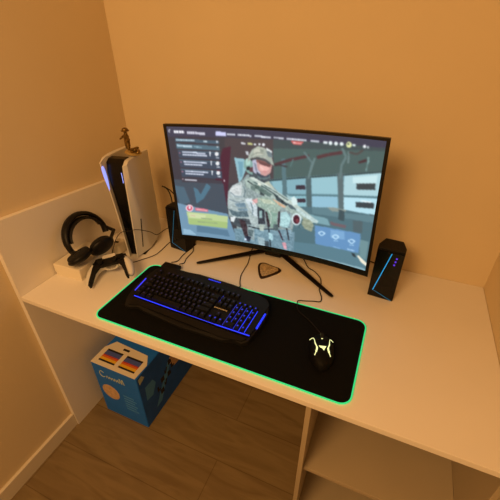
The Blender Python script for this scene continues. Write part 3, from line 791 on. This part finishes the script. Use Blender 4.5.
for k in range(2): link('mode_button', B((-.004, .041+.007*k, .027-.002*k), (.004, .044+.007*k, .0335-.0035*k), .001), 'legend_dim', ms)
for s in (-1, 1): link('click_button', B((s*.011-.009, .020, .0300), (s*.011+.009, .0205, .0345)), 'gap', ms)

# ------------------------------------------------------------------ emblem lying on the desk
em = thing('emblem_badge', 'shield-shaped bronze badge with dark rim, lying on the desk beneath the monitor', 'badge', (.715, -.205, DZ), math.radians(-3))
tri = smooth_path([(-.046, .020, 0), (-.030, .036, 0), (.004, .030, 0), (.038, .026, 0), (.047, .010, 0), (.030, -.022, 0), (.006, -.054, 0), (-.008, -.054, 0), (-.034, -.014, 0)], 5, closed=True)
link('rim', prism(bmesh.new(), [(p.x, p.y) for p in tri], .0002, .005, bev=.001), 'wood_dark', em)
link('relief', prism(bmesh.new(), [(p.x*.80, p.y*.80) for p in tri], .0046, .0068, bev=.001), 'emblem', em)
bm = bmesh.new(); tube(bm, [(-.018, .012, .0068), (-.004, -.004, .0078), (0, .016, .0078), (.004, -.004, .0078), (.02, .010, .0068)], .0022, 6); tube(bm, [(-.012, -.012, .0068), (0, -.030, .0072), (.012, -.012, .0068)], .0018, 6); link('motif', bm, 'emblem', em)

# ------------------------------------------------------------------ cables
def cable(label, pts, r=.0017, ends=None, name='cable'):
    o = link(name, tube(bmesh.new(), smooth_path(pts, 8), r, 8), 'rubber', None, smooth=3.2); return tag(o, label, 'cable', )
g = DZ+.0022
cable('mouse cable running from under the monitor past its right foot to the desk pad', [(.80, -.05, g), (.829, -.097, g), (.850, -.128, g), (.881, -.146, g), (.907, -.175, g), (.918, -.205, g), (.919, -.222, g), (.921, -.244, g), (.938, -.282, g), (.938, -.304, g), (.916, -.311, g), (.889, -.321, g), (.874, -.330, g+.004), (.872, -.345, g+.008), (.886, -.38, g+.006), (.93, -.41, g+.006), (.975, -.453, g+.010)])
cable('keyboard cable running down from the monitor to the back of the keyboard', [(.60, -.05, g), (.606, -.105, g), (.615, -.140, g), (.628, -.191, g), (.632, -.235, g), (.636, -.273, g), (.648, -.31, g), (.662, -.338, g+.003), (.664, -.355, g+.012), (.662, -.372, g+.013)])
cable('cable curving from behind the left speaker into the desk pad control unit', [(.345, -.06, g), (.364, -.153, g), (.388, -.20, g), (.391, -.235, g), (.393, -.262, g), (.401, -.288, g), (.398, -.305, g+.006), (.400, -.318, g+.012)])
cable('straight cable passing the corner of the left speaker into the pad control unit', [(.372, -.15, g), (.369, -.20, g), (.367, -.245, g), (.371, -.28, g), (.368, -.300, g+.004), (.362, -.316, g+.010)])
cable('cable lying on the desk from the charging dock round the foot of the console', [(.149, -.345, g), (.165, -.362, g), (.184, -.372, g), (.216, -.362, g), (.235, -.336, g), (.262, -.290, g), (.266, -.25, g), (.262, -.19, g), (.27, -.13, g)], .0015)
cable('thin cable rising from the game controller and looping across the front of the console', [(.172, -.428, DZ+.024), (.172, -.418, DZ+.05), (.174, -.405, DZ+.075), (.176, -.388, DZ+.10), (.178, -.368, DZ+.118), (.185, -.352, DZ+.125), (.212, -.350, DZ+.133), (.238, -.330, DZ+.135), (.262, -.290, DZ+.110), (.270, -.262, DZ+.085), (.282, -.22, DZ+.09), (.29, -.17, DZ+.08), (.29, -.12, DZ+.02), (.28, -.08, g)], .0013)
cable('cable hanging beside the back of the console down behind the left speaker', [(.20, -.10, DZ+.215), (.225, -.10, DZ+.205), (.243, -.105, DZ+.17), (.256, -.12, DZ+.11), (.252, -.10, DZ+.08), (.25, -.07, DZ+.02), (.252, -.04, g)], .0025)
cable('second cable sloping from the console back to the top of the left speaker', [(.205, -.095, DZ+.212), (.235, -.09, DZ+.195), (.262, -.09, DZ+.165), (.285, -.10, DZ+.14), (.298, -.13, DZ+.10), (.302, -.145, DZ+.06), (.302, -.11, DZ+.02), (.30, -.07, g)], .0022)
cable('short cable between the right edge of the monitor and the right speaker', [(1.00, -.10, DZ+.085), (1.04, -.11, DZ+.082), (1.075, -.12, DZ+.080), (1.10, -.122, DZ+.078)], .0018)

# ------------------------------------------------------------------ printed carton under the desk
cb = thing('cardboard_box', 'blue printed cardboard box with white top label, standing on the floor under the desk', 'cardboard box', (.184, -.568, 0))
bw, bd, bh = .118, .40, .335
link('carton', B((-bw, 0, 0), (bw, bd, bh), .003), 'box_blue', cb)
def patch(name, pts, m, face, off=.0006, parent=cb):
    f = {'front': lambda x, y, z: (x, -z, y), 'side': lambda x, y, z: (bw+z, x, y), 'top': lambda x, y, z: (x, y, bh+z)}[face]
    return link(name, prism(bmesh.new(), pts, 0, off, f=f), m, parent)
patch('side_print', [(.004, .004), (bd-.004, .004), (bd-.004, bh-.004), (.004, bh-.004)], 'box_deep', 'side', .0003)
lab = patch('top_label', [(-bw+.001, .0), (bw-.006, .0), (bw-.002, .075), (bw-.03, .118), (-bw+.03, .130), (-bw+.001, .085)], 'card_white', 'top', .002); lab['label'] = 'white label with two striped panels and a carry hole'
for i, x0 in enumerate((-.093, .010)):
    x1 = x0+.082
    for (y0, y1, m) in ((.020, .028, 'ink_dark'), (.028, .040, 'ink_yellow'), (.040, .049, 'ink_orange'), (.049, .054, 'ink_red'), (.054, .075, 'ink_blue'), (.075, .084, 'ink_dark')):
        patch('stripe', [(x0, y0), (x1, y0), (x1, y1), (x0, y1)], m, 'top', .0027, lab)
patch('carry_hole', [(-.030, .100), (.002, .100), (.002, .110), (-.030, .110)], 'gap', 'top', .003, lab)
# script lettering, oval and small print on the front
def stroke(pts, r, m, parent=cb, name='script_print', face='front'):
    b = bmesh.new()
    tube(b, [((x, -.0004, z) if face == 'front' else (bw+.0006, x, z)) for x, z in [(v.x, v.y) for v in smooth_path([(a, c, 0) for a, c in pts], 5)]], r, 5, flat=.5, up=(0, 1, 0) if face == 'front' else (1, 0, 0))
    return link(name, b, m, parent)
stroke([(-.058, .292), (-.072, .298), (-.082, .285), (-.080, .268), (-.066, .262), (-.056, .270)], .0022, 'ink_pale')
lx = -.050
for h_ in (.014, .014, .014): 
    stroke([(lx, .262), (lx+.004, .262+h_), (lx+.009, .270), (lx+.012, .262)], .0018, 'ink_pale'); lx += .014
for h_ in (.016, .016, .03, .03):
    stroke([(lx, .262), (lx+.005, .262+h_), (lx+.010, .266), (lx+.013, .262)], .0022, 'ink_pale'); lx += .0135
ov = [(-.052+.046*math.cos(a), .165+.047*math.sin(a)) for a in [2*PI*k/28 for k in range(28)]]
patch('oval_print', ov, 'ink_peach', 'front', .0006)
for k in range(6): patch('small_print', [(.018, .175-.018*k), (.018+(.066 if k % 2 else .055), .175-.018*k), (.018+(.066 if k % 2 else .055), .181-.018*k), (.018, .181-.018*k)], 'ink_mid', 'front', .0005)
# flank: dark stacked lettering blocks, peach and pale artwork
def gl(x, z, s, m, k):
    shapes = [[(0,0),(.8,0),(.8,.3),(.35,.3),(.35,1),(0,1)], [(0,0),(.8,0),(.8,1),(0,1)], [(0,0),(.35,0),(.8,1),(.45,1),(.2,.4),(0,1)], [(0,0),(.8,0),(.8,.6),(.4,1),(0,1)]]
    patch('block_print', [(x+a*s, z+c*s) for a, c in shapes[k % 4]], m, 'side', .0007)
patch('pale_print', [(.075, .05), (.115, .05), (.225, .225), (.20, .235)], 'ink_mid', 'side', .0004)
for i in range(4): gl(.10+.032*i, .125+.026*i, .030, 'ink_dark', i); gl(.118+.032*i, .088+.026*i, .030, 'ink_dark', i+1)
patch('art_print', [(.235, .16), (.30, .15), (.33, .22), (.29, .29), (.24, .27), (.20, .215)], 'ink_peach', 'side', .0005)
patch('art_print', [(.03, .16), (.07, .15), (.10, .20), (.085, .235), (.035, .24)], 'ink_mid', 'side', .0005)
patch('flap_print', [(.012, .285), (.045, .300), (.030, .322), (.010, .318)], 'ink_pale', 'side', .0005)

# ------------------------------------------------------------------ light
def area(name, loc, size, power, col, target):
    l = bpy.data.lights.new(name, 'AREA'); l.shape = 'DISK'; l.size = size; l.energy = power; l.color = col
    o = bpy.data.objects.new(name, l); C.objects.link(o); o.location = loc
    o.rotation_euler = (Vector(target)-Vector(loc)).to_track_quat('-Z', 'Y').to_euler(); return o
area('ceiling_lamp', (.55, -1.98, 2.15), .7, 26.5, (.93, .51, .187), (.5, -.6, .3))
wd = bpy.data.worlds.new('room_glow'); bpy.context.scene.world = wd; wd.use_nodes = True
bg = wd.node_tree.nodes['Background']; bg.inputs['Color'].default_value = (.93, .50, .19, 1); bg.inputs['Strength'].default_value = .38

# ------------------------------------------------------------------ camera
cam = bpy.data.cameras.new('camera'); co = bpy.data.objects.new('camera', cam); C.objects.link(co)
cam.sensor_width = 36; cam.lens = 25.2; cam.clip_start = .02
co.location = (1.0743, -1.2120, 1.5246); co.rotation_euler = (PI/2-.5693, 0, .4051)
sc = bpy.context.scene; sc.camera = co
sc.view_settings.view_transform = 'Standard'; sc.view_settings.look = 'None'; sc.view_settings.gamma = 1; sc.view_settings.exposure = 0; sc.view_settings.use_curve_mapping = False
